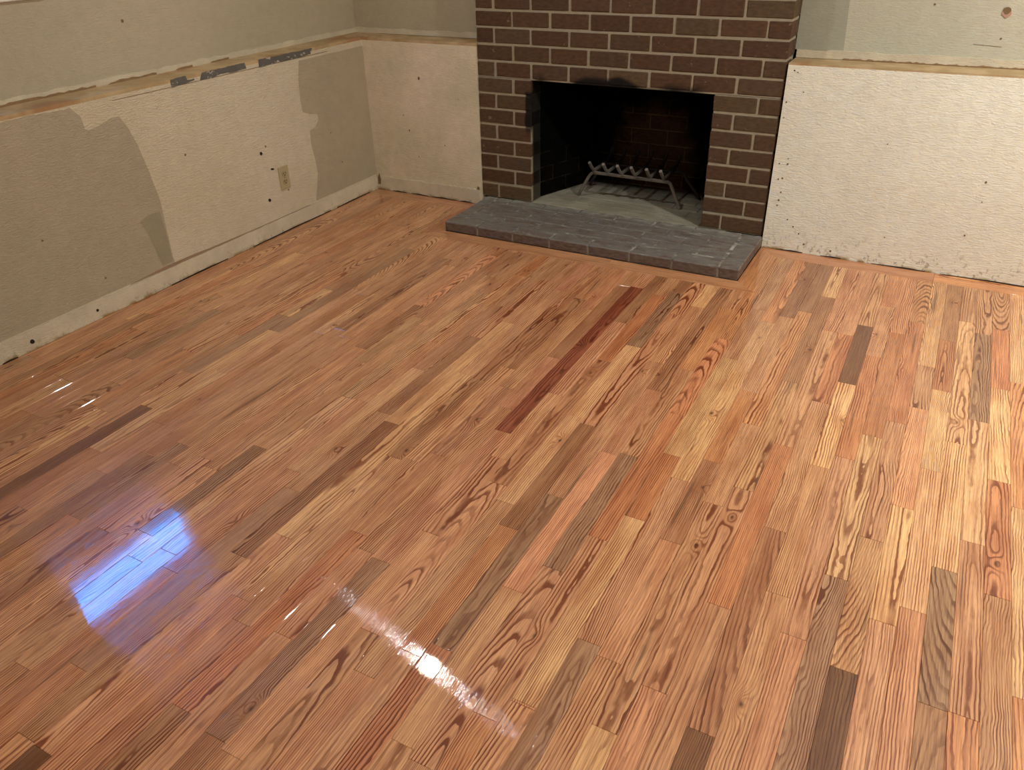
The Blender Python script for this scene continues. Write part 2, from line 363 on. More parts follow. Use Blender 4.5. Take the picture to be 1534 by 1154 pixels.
# left half of the upper back wall is the same olive paint as the left wall
o = boxobj('paint_patch', (XLU, YBU - .0015, 0.83), (-0.0005, YBU, CEIL), OLIVE_UP, wall_back); o['label'] = 'olive upper wall left of the bricks'
wall_right = tag(boxobj('wall_right', (XR, YN, 0), (XR + .14, YBU + .14, CEIL), CREAM_R), kind='structure')
wall_near = tag(boxobj('wall_near', (XLU, YN - .14, 0), (XR, YN, CEIL), OLIVE_UP), kind='structure')
gm, nt, gb = mat('window_glass'); gb.inputs['Transmission Weight'].default_value = 1; gb.inputs['Roughness'].default_value = 0; gb.inputs['IOR'].default_value = 1.45
# left window: white frame, sill, pane, dark roller blind pulled most of the way down
bm = bmesh.new(); fx0, fx1 = XLU - .11, XLU - .03
box(bm, (fx0, WY0, WZ0), (fx1, WY1, WZ0 + .085)); box(bm, (fx0, WY0, WZ1 - .05), (fx1, WY1, WZ1))
box(bm, (fx0, WY0, WZ0 + .085), (fx1, WY0 + .05, WZ1 - .05)); box(bm, (fx0, WY1 - .04, WZ0 + .085), (fx1, WY1, WZ1 - .05))
win1 = tag(mesh_obj('window_1', bm, WHITE), 'white-framed window at the top left, blind drawn over its upper half', kind='structure')
boxobj('window_sill', (XLU - .03, WY0, WZ0), (XLU + .012, WY1, WZ0 + .018), WHITE, win1, 0.003)
boxobj('pane', (XLU - .073, WY0 + .05, WZ0 + .085), (XLU - .068, WY1 - .04, WZ1 - .05), gm, win1)
boxobj('roller_blind', (XLU - .025, WY0 + .004, 1.49), (XLU - .018, WY1 - .004, WZ1), BLINDM, win1)

# ---- paint patches, chipped strips, ragged edges on the left wall (y,z outlines)
rng = random.Random(5)
def on_left(p, d): return (XL + d, p[0], p[1])
def on_leftu(p, d): return (XLU + d, p[0], p[1])
def on_back(p, d): return (p[0], YB - d, p[1])
def on_backu(p, d): return (p[0], YBU - d, p[1])
def smooth_poly(ctrl, n=5):
    out = []; N = len(ctrl)
    for i in range(N):
        p0, p1, p2, p3 = (Vector(ctrl[(i + k - 1) % N]) for k in range(4))
        for j in range(n):
            t = j / n
            q = 0.5 * ((2 * p1) + (-p0 + p2) * t + (2 * p0 - 5 * p1 + 4 * p2 - p3) * t * t + (-p0 + 3 * p1 - 3 * p2 + p3) * t ** 3)
            out.append((q.x, q.y))
    return out
def patch(pts, to3, th, material, parent, name='paint_patch', label=None):
    bm = bmesh.new(); prism(bm, pts, to3, 0.0, th)
    bmesh.ops.triangulate(bm, faces=[f for f in bm.faces if len(f.verts) > 4])
    o = mesh_obj(name, bm, material, parent)
    if label: o['label'] = label
    return o
def ragged(lo, hi, amp, step=0.012):
    out = []
    for a, b2 in zip(lo, lo[1:]): out += jag(a, b2, step, amp, rng)
    out.append(lo[-1]); return out + hi
# big olive patch at the left, its curved right edge as the photo shows
pa = [(-5.4, 0.080), (-5.4, 0.812)] + jag((-1.98, 0.812), (-1.762, 0.806), .02, .003, rng) + [(-1.752, 0.77), (-1.748, 0.722)] + jag((-1.735, 0.716), (-1.66, 0.728), .02, .002, rng) + \
     [(-1.63, 0.738), (-1.59, 0.735), (-1.565, 0.69), (-1.542, 0.62), (-1.520, 0.50), (-1.503, 0.372), (-1.508, 0.25), (-1.512, 0.119), (-1.508, 0.083)]
patch(pa, on_left, 0.0007, OLIVE, wall_left, label='olive paint left on the lower wall, curved right edge')
pb = [(-0.522, 0.785), (-0.545, 0.70), (-0.553, 0.604), (-0.550, 0.546), (-0.50, 0.525), (-0.446, 0.515), (-0.438, 0.49), (-0.47, 0.455), (-0.518, 0.446), (-0.523, 0.382), (-0.510, 0.30), (-0.505, 0.224), (-0.528, 0.15), (-0.550, 0.086), (YB, 0.086), (YB, 0.785)]
patch(pb, on_left, 0.0007, OLIVE, wall_left, label='olive paint in the corner, wavy left edge')
# second, slightly darker roller mark inside the olive patch
DK = plaster('darker_olive_roll', (154, 144, 118), (159, 150, 124), 0.3, 3.0)
patch([(-1.575, 0.10), (-1.60, 0.24), (-1.625, 0.315), (-1.585, 0.33), (-1.520, 0.33), (-1.515, 0.24), (-1.518, 0.10)], on_left, 0.0010, DK, wall_left, label='darker roller mark above the skirting line')
# chipped grey strips under the ledge
CHIP, nt, b_ = mat('chipped_grey'); pos = nd(nt, 'ShaderNodeNewGeometry').outputs['Position']
c_ = MIX(nt, SS(nt, noise(nt, VM(nt, 'MULTIPLY', pos, (30, 30, 60)), 1.0, 3, 0.7), 0.58, 0.66), MIX(nt, noise(nt, pos, 30, 3), s2l(84, 80, 76), s2l(106, 102, 96)), s2l(188, 176, 156))
nt.links.new(c_, b_.inputs['Base Color']); b_.inputs['Roughness'].default_value = .8
for pts in ([(-1.308, 0.827), (-1.226, 0.829), (-1.222, 0.812), (-1.185, 0.812), (-1.183, 0.806), (-1.232, 0.800), (-1.31, 0.797)],
            [(-1.136, 0.827), (-1.05, 0.828), (-0.97, 0.829), (-0.882, 0.829), (-0.876, 0.804), (-0.95, 0.801), (-1.03, 0.806), (-1.08, 0.797), (-1.154, 0.799)],
            [(-0.792, 0.829), (-0.691, 0.828), (-0.55, 0.829), (-0.414, 0.828), (-0.432, 0.803), (-0.51, 0.798), (-0.585, 0.799), (-0.699, 0.797), (-0.796, 0.796)]):
    q = []
    for a, b2 in zip(pts, pts[1:] + pts[:1]): q += jag(a, b2, .012, .0016, rng)
    patch(q, on_left, 0.0016, CHIP, wall_left, 'chipped_strip')
# hairline cut along the top of the lower wall
patch([(-1.60, 0.7985), (-0.30, 0.7965), (-0.30, 0.7985), (-1.60, 0.8000)], on_left, 0.0012, SCUFF, wall_left, 'crack')
# pale riser strip where the ledge trim was torn off, its top edge ragged
def riser(a, b2, z0, z1, to3, parent, label=None):
    pts = [(a, z0), (b2, z0)] + jag((b2, z1), (a, z1), .035, .0035, rng) + [(a, z1)]
    patch(pts, to3, 0.004, BARE, parent, 'plaster_strip', label)
riser(YN, YBU, 0.830, 0.853, on_leftu, wall_left)
riser(XLU, -0.0005, 0.830, 0.856, on_backu, wall_back)
riser(FW + .0085, XR, 0.824, 0.856, on_backu, wall_back)
STAIN = simple('torn_brown', (142, 112, 78), .9, var=.3)
for a, l in ((-2.30, .75), (-1.50, .25), (-1.15, .10), (-.95, .12)):
    pts = jag((a, 0.829), (a + l, 0.829), .03, 0, rng) + [(a + l, 0.829)] + jag((a + l, 0.838), (a, 0.838), .02, .003, rng)
    patch(pts, on_leftu, 0.0055, STAIN, wall_left, 'torn_edge')
pts = jag((1.72, 0.823), (2.45, 0.823), .03, 0, rng) + [(2.45, 0.823)] + jag((2.45, 0.828), (1.72, 0.828), .012, .003, rng)
patch(pts, on_backu, 0.0055, STAIN, wall_back, 'torn_edge')
# raw foot of the walls where the skirting was: proud plaster band with ragged top
def foot(a, b2, z1, to3, name, label, amp):
    pts = jag((a, 0.001), (b2, 0.001), .05, 0, rng) + [(b2, 0.001)] + jag((b2, z1), (a, z1), .018, amp, rng) + [(a, z1)]
    o = patch(pts, to3, 0.006, BARE, None, name, label); o['kind'] = 'structure'; return o
bl = foot(YN, YB - .006, 0.077, on_left, 'baseboard_left', 'pale raw plaster band along the foot of the left wall', .0012)
bb = foot(XL + .006, -0.012, 0.080, on_back, 'baseboard_back', 'pale raw plaster band left of the fireplace with a ragged top', .003)
patch([(-1.56, 0.078), (-1.10, 0.0775), (-0.60, 0.0775), (-0.60, 0.0795), (-1.05, 0.081), (-1.30, 0.086), (-1.40, 0.090), (-1.56, 0.091), (-1.75, 0.081)], on_left, 0.0022, plaster('torn_paper', (150, 122, 98), (160, 132, 106), .2), wall_left, 'torn_edge')
# dark gaps where wall meets floor
for a, l in ((-2.35, .06), (-1.56, .34), (-1.05, .6), (-.40, .30)):
    patch([(a, 0.0005), (a + l, 0.0005), (a + l, 0.004), (a + l * .5, 0.007), (a, 0.004)], lambda p, d: (XL + .006 + d, p[0], p[1]), 0.0012, GAP, bl, 'gap')
for a, l in ((-.60, .1), (-.47, .12), (-.33, .16), (-.14, .08)):
    patch([(a, 0.0005), (a + l, 0.0005), (a + l, 0.003), (a + l * .4, 0.007), (a, 0.003)], lambda p, d: (p[0], YB - .006 - d, p[1]), 0.0012, GAP, bb, 'gap')
for a, l in ((1.60, .12), (1.80, .09), (2.02, .22), (2.30, .35)):
    patch([(a, 0.0005), (a + l, 0.0005), (a + l, 0.0035), (a + l * .6, 0.006), (a, 0.002)], on_back, 0.0015, GAP, wall_back, 'gap')
# vertical chip at the corner
patch([(XL + .012, 0.03), (XL + .030, 0.032), (XL + .034, 0.06), (XL + .026, 0.095), (XL + .014, 0.07)], lambda p, d: (p[0], YB - .005 - d, p[1]), .003, SCUFF, wall_back, 'chip')
patch([(-0.012 + .0, 0.08), (-0.03, 0.079), (-0.024, 0.098), (-0.014, 0.094)], on_back, .002, SCUFF, wall_back, 'chip')
# darker unpainted stripe beside the chimney
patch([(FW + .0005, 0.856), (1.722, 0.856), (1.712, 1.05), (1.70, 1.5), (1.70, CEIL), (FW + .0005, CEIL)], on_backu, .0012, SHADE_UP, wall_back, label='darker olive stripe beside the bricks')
# nail holes and specks
def disc(c, r, to3, parent, name='nail_hole', material=None, n=9, ax=1.0, rot=0.0, th=.0016):
    pts = []
    for i in range(n):
        a = 2 * math.pi * i / n; k = rng.uniform(.85, 1.15)
        px, py = math.cos(a) * r * ax * k, math.sin(a) * r * k
        pts.append((c[0] + px * math.cos(rot) - py * math.sin(rot), c[1] + px * math.sin(rot) + py * math.cos(rot)))
    return patch(pts, to3, th, material or HOLE, parent, name)
disc((-0.882, 0.417), .0085, on_left, wall_left); disc((-0.881, 0.187), .0085, on_left, wall_left)
disc((-0.826, 0.328), .0045, on_left, wall_left, 'scratch', None, 9, 2.6, -.2)
for y, z, r in ((-.845, .443, .004), (-1.32, .52, .005), (-.36, .40, .003), (-.30, .23, .004), (-1.85, .15, .004), (-.74, .20, .004), (-2.05, .38, .004)): disc((y, z), r, on_left, wall_left, 'speck', SCUFF)
disc((-2.22, .035), .009, lambda p, d: (XL + .006 + d, p[0], p[1]), bl, 'nail_hole'); disc((-1.93, .04), .006, lambda p, d: (XL + .006 + d, p[0], p[1]), bl, 'nail_hole')
disc((-.78, 1.12), .006, on_leftu, wall_left, 'speck', SCUFF); disc((-1.35, 1.05), .006, on_leftu, wall_left, 'speck', SCUFF)
for x, z, r in ((-.36, .64, .010), (-.45, .36, .006), (-.48, .44, .004), (-.40, .22, .004), (-.22, .30, .004), (-.12, .55, .003)): disc((x, z), r, on_back, wall_back, 'speck', SCUFF, 7, .6)
for x, z, r in ((1.546, .664, .004), (1.545, .60, .003), (1.56, .794, .004), (1.575, .787, .003), (1.592, .401, .006), (1.591, .425, .003), (1.562, .33, .005), (1.579, .336, .006), (1.582, .272, .005), (1.578, .235, .006), (1.556, .40, .004),
                (1.575, .21, .005), (1.61, .71, .003), (2.373, .415, .006), (2.379, .333, .003), (2.352, .186, .005), (1.98, .528, .003), (1.84, .03, .006), (1.72, .044, .006), (2.05, .13, .003), (1.66, .12, .005), (1.69, .09, .004), (1.63, .15, .004), (2.62, .60, .004)):
    disc((x, z), r * .75, on_back, wall_back, 'speck', HOLE if r < .005 else SCUFF, 7)
disc((2.285, 1.022), .017, on_backu, wall_back, 'filled_hole', PLUG, 16, 1.0, 0, .003); disc((2.285, 1.030), .013, on_backu, wall_back, 'scratch', SCUFF, 10, 1.0, 0, .0036)
disc((2.03, 1.045), .004, on_backu, wall_back, 'speck', SCUFF); disc((2.29, .93), .004, on_backu, wall_back, 'speck', SCUFF)
patch([(2.20, .905), (2.30, .900), (2.30, .9015), (2.20, .9068)], on_backu, .001, SCUFF, wall_back, 'scratch')

# ================================================================ FLOOR BOARDS
PW, PX0 = 0.05725, -0.00988
TONES = {'T': (212, 160, 117), 'Y': (234, 187, 134), 'P': (214, 154, 114), 'R': (202, 134, 90), 'B': (173, 124, 88), 'G': (168, 130, 98),
         'K': (126, 85, 55), 'O': (216, 153, 101), 'D': (150, 86, 62)}
J = [ (30,-0.793,'OY'),(31,-0.717,'BT'),(33,-0.458,'Y?'),(35,-0.773,'TR'),(33,-1.215,'BT'),(36,-1.143,'KY'),(37,-0.447,'OT'),(36,-0.665,'TK'),(44,-0.484,'TR'),(43,-0.551,'TG'),(41,-0.665,'BR'),(42,-0.465,'TY'),(41,-1.056,'RY'),(44,-0.960,'RY'),(40,-1.204,'TP'),(39,-1.322,'RT'),(38,-1.435,'RY'),(43,-1.203,'GY'),(42,-1.363,'OY'),(35,-1.304,'PT'),(34,-1.603,'TR'),(45,-0.895,'YO'),(37,-1.588,'RT'),(36,-1.664,'OT'),(41,-1.541,'BY'),(40,-1.752,'PY'),(44,-1.513,'YR'),(43,-1.822,'YT'),(39,-1.922,'TT'),(42,-1.958,'TG'),(35,-1.995,'YB'),(38,-2.103,'YG'),(41,-2.133,'YP'),(37,-2.335,'TP'),(39,-2.380,'YK'),(45,-2.291,'YO'),(16,-1.032,'PB'),(18,-0.989,'PT'),(21,-1.043,'BT'),(23,-1.206,'GY'),(30,-0.794,'TY'),(28,-1.007,'OR'),(19,-1.414,'BP'),(27,-1.289,'OT'),(26,-1.470,'BP'),(24,-1.760,'PB'),(31,-1.339,'YO'),(32,-1.532,'OT'),(30,-1.901,'YT'),(31,-1.777,'PB'),(25,-2.127,'TG'),(29,-2.116,'RY'),(33,-1.865,'TP'),(32,-1.965,'TT'),(28,-2.233,'RT'),(31,-2.161,'BT'),(27,-2.386,'GT'),(34,-2.321,'RT'),(30,-2.557,'OG'),(29,-2.770,'BT'),(33,-2.610,'RP'),(32,-2.745,'TY'),(35,-2.663,'TK'),(-1,-1.292,'TY'),(3,-1.240,'TY'),(3,-1.634,'YT'),(4,-1.576,'BT'),(7,-1.255,'PB'),(10,-1.029,'TY'),(14,-1.236,'TY'),(12,-1.700,'PY'),(17,-1.552,'BT'),(10,-1.966,'TP'),(0,-1.699,'GY'),(-1,-1.572,'YG'),(6,-1.333,'PP'),(7,-1.663,'BP'),(13,-1.397,'PB'),(10,-1.967,'TY'),(14,-2.027,'YB'),(16,-2.179,'BY'),(13,-2.435,'TG'),(15,-2.598,'YT'),(19,-1.789,'PT'),(20,-1.913,'DP'),(18,-1.674,'TB'),(21,-2.041,'TP'),(22,-2.149,'BT'),(23,-2.213,'YT'),(24,-2.300,'OO'),(21,-2.413,'PT'),(20,-2.556,'PG'),(19,-2.855,'PT'),(22,-2.756,'PT'),(26,-2.493,'PT'),(25,-2.719,'GR'),(26,-2.957,'PT'),(29,-2.764,'BT'),(0,-2.313,'YK'),(-9,-1.927,'TR'),(-5,-2.517,'TB'),(-4,-2.254,'TB'),(-3,-1.968,'TR'),(4,-2.496,'TP'),(7,-2.798,'PB'),(4,-2.502,'TB'),(3,-2.626,'BT'),(9,-2.319,'TG'),(10,-2.836,'??'),(11,-2.779,'??'),(13,-3.129,'TP'),(15,-3.295,'TK'),(18,-3.100,'RB') ] + [(20, -0.70, 'TD')]
class Plank:
    __slots__ = ('x0', 'x1', 'y0', 'y1', 'tone', 'along', 'area', 'poly')
planks = []
def add_plank(x0, x1, y0, y1, tone, along='y', poly=None):
    p = Plank(); p.x0, p.x1, p.y0, p.y1, p.tone, p.along, p.poly = x0, x1, y0, y1, tone, along, poly
    planks.append(p); return p
YTOP = -0.110; HX0, HX1, HY = 0.036, 1.531, -0.453; BX0, BX1, BY = -0.067, 1.625, -0.545
prng = random.Random(21)
def rtone(x):
    # natural mix of board colours
    k = prng.random()
    if x < 0.35: seq = 'TTTTTTBRPTTOYTTG'
    elif x < 1.3: seq = 'TPPTPTTRBPTYTTPG'
    else: seq = 'TOTYPTROTYTTBPOG'
    return seq[int(k * len(seq))]
k0 = int(math.floor((XL - PX0) / PW)); k1 = int(math.ceil((XR - PX0) / PW))
for k in range(k0, k1):
    xa, xb = PX0 + k * PW, PX0 + (k + 1) * PW
    xa, xb = max(xa, XL), min(xb, XR)
    js = sorted([(y, c) for kk, y, c in J if kk == k], reverse=True)
    cuts = [(y, c) for y, c in js]
    top = YTOP; pts = []
    # fill the gaps between surveyed joints
    seq = []; prev = top - 0.0
    allj = cuts + [(-5.5, '??')]
    for y, c in allj:
        gap = prev - y
        lim = 1.35 if k == 20 and prev > -1 else (0.95 if xa > .2 else 1.25)
        while gap > lim:
            step = prng.uniform(.38, min(.8, gap - .25)); prev -= step; seq.append((prev, '??')); gap = prev - y
        if y > -5.4: seq.append((y, c))
        prev = y
    # board list
    ys = [top] + [s[0] for s in seq] + [-5.49]
    tones = []
    for i in range(len(ys) - 1):
        t = None
        if i > 0 and seq[i - 1][1][1] in TONES: t = seq[i - 1][1][1]
        if t is None and i < len(seq) and seq[i][1][0] in TONES: t = seq[i][1][0]
        if i > 0 and t is None or t is None: t = rtone(xa)
        tones.append(t)
    for i in range(len(ys) - 1):
        ya, yb = ys[i + 1], ys[i]
        # clip against hearth border
        if xb > BX0 + .001 and xa < BX1 - .001 and yb > BY:
            if ya < BY: add_plank(xa, xb, ya, BY, tones[i])
            if xa < BX0 - .004: add_plank(xa, BX0, max(ya, BY), yb, tones[i])
            if xb > BX1 + .004: add_plank(BX1, xb, max(ya, BY), yb, tones[i])
        else: add_plank(xa, xb, ya, yb, tones[i])
# borders
for xa, xb, t in ((XL, -.40, 'T'), (-.40, BX0 + .04, 'P'), (2.28, 3.1, 'O'), (3.1, XR, 'T')):
    add_plank(xa, xb, YTOP, YB - .0065 if xa < 0 else YB, t, 'x')
add_plank(0, 0, 0, 0, 'P', 'x', [(BX1, YTOP), (2.28, YTOP), (2.28, YB), (HX1, YB)])
add_plank(0, 0, 0, 0, 'T', 'x', [(BX0, BY), (0.95, BY), (0.95, HY), (HX0, HY)])
add_plank(0, 0, 0, 0, 'T', 'x', [(0.95, BY), (BX1, BY), (HX1, HY), (0.95, HY)])
add_plank(0, 0, 0, 0, 'O', 'y', [(BX1, BY), (BX1, YTOP), (HX1 + .0, YB), (HX1, HY)])
add_plank(0, 0, 0, 0, 'R', 'y', [(BX0, BY), (HX0, HY), (HX0, YB), (BX0 + .04, YB), (BX0 + .04, YTOP), (BX0, YTOP)])
# camera-space size ranking: the 300 boards that show largest stay single objects
Minv = co.matrix_world.inverted(); FPX = 1534 * 27.78 / 36
def proj(x, y, z=0):
    c = Minv @ Vector((x, y, z))
    if c.z > -0.05: return None
    return (767 + FPX * c.x / -c.z, 577 - FPX * c.y / -c.z)
def outline(p):
    return p.poly or [(p.x0, p.y0), (p.x1, p.y0), (p.x1, p.y1), (p.x0, p.y1)]
for p in planks:
    o = outline(p); xs = [q[0] for q in o]; ys = [q[1] for q in o]; n = 0; per = 0
    xa, xb, ya, yb = min(xs), max(xs), min(ys), max(ys)
    for i in range(12):
        y = ya + (yb - ya) * (i + .5) / 12
        q = proj((xa + xb) / 2, y)
        if q and -5 < q[0] < 1539 and -5 < q[1] < 1159:
            c = Minv @ Vector(((xa + xb) / 2, y, 0)); per += (xb - xa) * (yb - ya) / 12 * FPX ** 2 / c.z ** 2 * abs(c.y) / abs(c.z) if False else (xb - xa) * (yb - ya) / 12 * 1.41 * FPX ** 2 / abs(c.z) ** 3
    p.area = per
planks.sort(key=lambda p: -p.area)
def plank_geo(verts, faces, attrs, p, rr):
    """top face inset bevel + sides; board top varies by fractions of a millimetre"""
    o = outline(p); xs = [q[0] for q in o]; ys = [q[1] for q in o]
    cx_, cy_ = sum(xs) / len(xs), sum(ys) / len(ys)
    g = 0.00022; bv = 0.0009; n = len(o)
    zt = rr.uniform(-.00025, 0.0); tx, ty = rr.uniform(-.0016, .0016), rr.uniform(-.0004, .0004)
    # inward offset of convex-ish outline
    def inset(d):
        out = []
        for i in range(n):
            a, b2, c = Vector(o[i - 1]), Vector(o[i]), Vector(o[(i + 1) % n])
            e1 = (b2 - a).normalized(); e2 = (c - b2).normalized()
            n1 = Vector((-e1.y, e1.x)); n2 = Vector((-e2.y, e2.x))
            den = 1 + n1.dot(n2)
            out.append(b2 + (n1 + n2) * (d / max(den, .3)))
        return out
    # ensure CCW
    ar = sum(o[i][0] * o[(i + 1) % n][1] - o[(i + 1) % n][0] * o[i][1] for i in range(n))
    if ar < 0: o = o[::-1]
    A, Bq = inset(g), inset(g + bv)
    base = len(verts)
    for q in A: verts.append((q.x, q.y, -0.0185))
    for q in A: verts.append((q.x, q.y, zt - 0.0007))
    for q in Bq: verts.append((q.x, q.y, zt + tx * (q.x - cx_) + ty * (q.y - cy_) * .3))
    for i in range(n):
        j = (i + 1) % n
        faces.append((base + i, base + j, base + n + j, base + n + i)); faces.append((base + n + i, base + n + j, base + 2 * n + j, base + 2 * n + i))
    faces.append(tuple(base + 2 * n + i for i in range(n)))
    # attributes
    tone = TONES[p.tone]; v = rr.gauss(0, .03)
    base = (210, 158, 114); kk = (.85 if p.tone in 'KD' else .68) if cx_ < 1.1 else (.95 if p.tone in 'KDYG' else .75)
    if not p.poly and cx_ < .3: kk *= .85
    tone = [bb + (t - bb) * kk for t, bb in zip(tone, base)]
    col = s2l(*[max(30, min(245, t * (1 + v) + rr.uniform(-2, 2))) for t in tone])
    cath = rr.random() if p.tone != 'D' else .2
    if cath < .07: cx, z0, sl = rr.uniform(-.06, .06), rr.uniform(.004, .02), rr.choice((-1, 1)) * rr.uniform(.07, .16)
    elif cath < .38: cx, z0, sl = rr.uniform(-.02, .02), rr.uniform(.002, .022), rr.choice((-1, 1)) * rr.uniform(.008, .032)
    elif cath < .72: cx, z0, sl = rr.choice((-1, 1)) * rr.uniform(.03, .06), rr.uniform(.01, .04), rr.choice((-1, 1)) * rr.uniform(.01, .04)
    else: cx, z0, sl = rr.choice((-1, 1)) * rr.uniform(.10, .2), rr.uniform(.03, .10), rr.uniform(-.03, .03)
    z0 += abs(sl) * max(max(ys) - min(ys), max(xs) - min(xs)) / 2
    rw = rr.uniform(.0045, .0085) if cath < .38 else rr.uniform(.0032, .0065)
    ct = rr.uniform(.6, 1.05) if p.tone != 'K' else .6
    if cath > .72: ct *= .85
    wob = rr.uniform(.015, .04) if cath < .72 else rr.uniform(.006, .018)
    ln = max(max(ys) - min(ys), max(xs) - min(xs))
    kn = (rr.uniform(-.022, .022), rr.uniform(-.42, .42) * ln, rr.uniform(.6, 1.0) if rr.random() < .16 else 0.0)
    sd = (rr.uniform(0, 60), rr.uniform(0, 60), rr.uniform(0, 60))
    for q in list(A) + list(A) + list(Bq):
        lc = (q.x - cx_, q.y - cy_, 0) if p.along == 'y' else (q.y - cy_, q.x - cx_, 0)
        attrs.append((lc, (cx, z0, sl), (rw, ct, wob), sd, col + (1,), kn))
def plank_mesh(name, ps, parent, seed0=0):
    verts, faces, attrs = [], [], []
    for i, p in enumerate(ps): plank_geo(verts, faces, attrs, p, random.Random(hash((round(p.x0 * 1e4), round(p.y0 * 1e4), len(p.poly or [])))))
    me = bpy.data.meshes.new(name); me.from_pydata(verts, [], faces); me.update()
    for an, idx, ty in (('lc', 0, 'FLOAT_VECTOR'), ('grain', 1, 'FLOAT_VECTOR'), ('figure', 2, 'FLOAT_VECTOR'), ('seed', 3, 'FLOAT_VECTOR'), ('tone', 4, 'FLOAT_COLOR'), ('knot', 5, 'FLOAT_VECTOR')):
        at = me.attributes.new(an, ty, 'POINT')
        at.data.foreach_set('color' if idx == 4 else 'vector', [c for a in attrs for c in a[idx]])
    me.materials.append(WOOD)
    return link(bpy.data.objects.new(name, me), parent)
vis = [p for p in planks if p.area > 0]
single = vis[:300]; ss = set(map(id, single)); rest = [p for p in planks if id(p) not in ss]
print('planks visible', len(vis), 'total', len(planks))
for p in single: plank_mesh('plank', [p], floor)
o = plank_mesh('planks', rest, floor); o['kind'] = 'stuff'

# ================================================================ FIREPLACE
H, L, ZH = 0.077855, 0.2035, 0.05
fire = tag(empty('fireplace', (0, 0, 0)), 'brown brick fireplace with grey mortar and a sooty black opening', 'fireplace')
_cache = {}
def brick_mesh(l, d, h, variant, material, bev=0.0028, jit=0.0011):
    key = (round(l, 3), round(d, 3), round(h, 3), variant, material.name)
    if key not in _cache:
        r2 = random.Random(str(key)); bm = bmesh.new(); box(bm, (0, 0, 0), (l, d, h), bev)
        for v in bm.verts: v.co += Vector((r2.uniform(-jit, jit), r2.uniform(-jit * .8, jit * .8), r2.uniform(-jit, jit)))
        me = bpy.data.meshes.new('brick'); bm.normal_update(); bm.to_mesh(me); bm.free(); me.materials.append(material); _cache[key] = me
    return _cache[key]
brng = random.Random(3)
def brick(parent, name, org, l, d, h, material, xdir=(1, 0, 0), collect=None):
    """l along xdir, d into the wall (xdir rotated +90 in plan), h up"""
    me = brick_mesh(l, d, h, brng.randrange(4), material)
    X = Vector(xdir).normalized(); Y = Vector((-X.y, X.x, 0)); Z = Vector((0, 0, 1))
    mt = Matrix((X, Y, Z)).transposed().to_4x4(); mt.translation = Vector(org) + Y * brng.uniform(-.0009, .0009) + Z * brng.uniform(-.0006, .0006)
    if collect is not None: collect.append((me, mt)); return
    o = bpy.data.objects.new(name, me); o.matrix_world = mt; link(o, parent); return o
MJ = 0.0122    # joint width
def joined(name, items, parent, material):
    bm = bmesh.new()
    for me, mt in items:
        n0 = len(bm.verts); bm.from_mesh(me); bm.verts.ensure_lookup_table()
        for v in bm.verts[n0:]: v.co = mt @ v.co
    return mesh_obj(name, bm, material, parent)
upper = []
OX0, OX1 = 1.5 * L + .001, 6 * L + .005
NC = int((CEIL - ZH) / H)
for k in range(NC):
    z = ZH + k * H + (MJ / 2 if k else .004); h = H - MJ + (0 if k else -.001)
    joints = [0.0] + ([n * L for n in range(1, 8)] if k % 2 else [(n + .5) * L for n in range(0, 7)]) + [FW + MJ / 2]
    for i in range(len(joints) - 1):
        a = joints[i] + (MJ / 2 if i else 0.0015); b2 = joints[i + 1] - MJ / 2
        if k < 8:
            if a > OX0 - .02 and b2 < OX1 + .02: continue
            if a < OX0 < b2: b2 = OX0 - .002
            if a < OX1 < b2: a = OX1 + .002
            if b2 - a < .03: continue
            if a > OX0 - .01 and b2 < OX1 - .005: continue
        ja, jb = brng.uniform(-.002, .002), brng.uniform(-.002, .002)
        if i == 0 or abs(a - OX1) < .01: ja = 0
        if i == len(joints) - 2 or abs(b2 - OX0) < .01: jb = 0
        brick(fire, 'brick', (a + ja, 0, z), b2 + jb - a - ja, .098, h, BR['face_brick'], collect=upper if k > 14 else None)
    # piece of the return beside the upper wall
    if z > .8: brick(fire, 'brick', (FW - .095, .108, z), .095, .036, h, BR['face_brick'], collect=upper if k > 14 else None)
o = joined('upper_bricks', upper, fire, BR['face_brick']); o['kind'] = 'stuff'
bm = bmesh.new(); mr = .0045
box(bm, (mr, mr, ZH), (OX0 - mr, .15, ZH + 8 * H)); box(bm, (OX1 + mr, mr, ZH), (FW - mr, .15, ZH + 8 * H))
box(bm, (mr, mr, ZH + 8 * H - .002), (FW - mr, .15, CEIL)); box(bm, (mr, mr, 0.0), (FW - mr, .15, ZH - .012))
mesh_obj('mortar', bm, BR['mortar_grey'], fire)
boxobj('lintel', (OX0 - .02, .012, ZH + 8 * H - .006), (OX1 + .02, .098, ZH + 8 * H - .001), simple('sooty_steel', (16, 14, 13), .8, .3), fire)
# firebox: splayed sides and back, each brick its own
BXL, BXR, BYK = 0.455, 1.075, 0.52
SB = []
def fire_wall(p, q, courses, shift):
    """brick wall whose visible face runs p->q seen from inside (room side on the right hand of p->q reversed)"""
    P, Q = Vector((p[0], p[1], 0)), Vector((q[0], q[1], 0)); d = (Q - P); ln = d.length; X = d.normalized(); Y = Vector((-X.y, X.x, 0))
    for k in range(courses):
        z = ZH + k * H + .003; off = (0.5 if (k + shift) % 2 else 0.0) * L; t = -off
        while t < ln - .01:
            a, b2 = max(t, 0) + (.003), min(t + L, ln) - .003
            if b2 - a > .025: brick(fire, 'firebrick', P + X * a + Vector((0, 0, z)), b2 - a, .055, H - .007, BR['fire_brick'], X)
            t += L
    bm = bmesh.new(); c = [P + Y * .003, Q + Y * .003, Q + Y * .06, P + Y * .06]
    prism(bm, [(v.x, v.y) for v in c], lambda pt, dd: (pt[0], pt[1], dd), ZH - .04, ZH + courses * H + .12)
    mesh_obj('firebox_mortar', bm, BR['fire_mortar'], fire)
fire_wall((OX0 - .006, .103), (BXL, BYK), 9, 0)
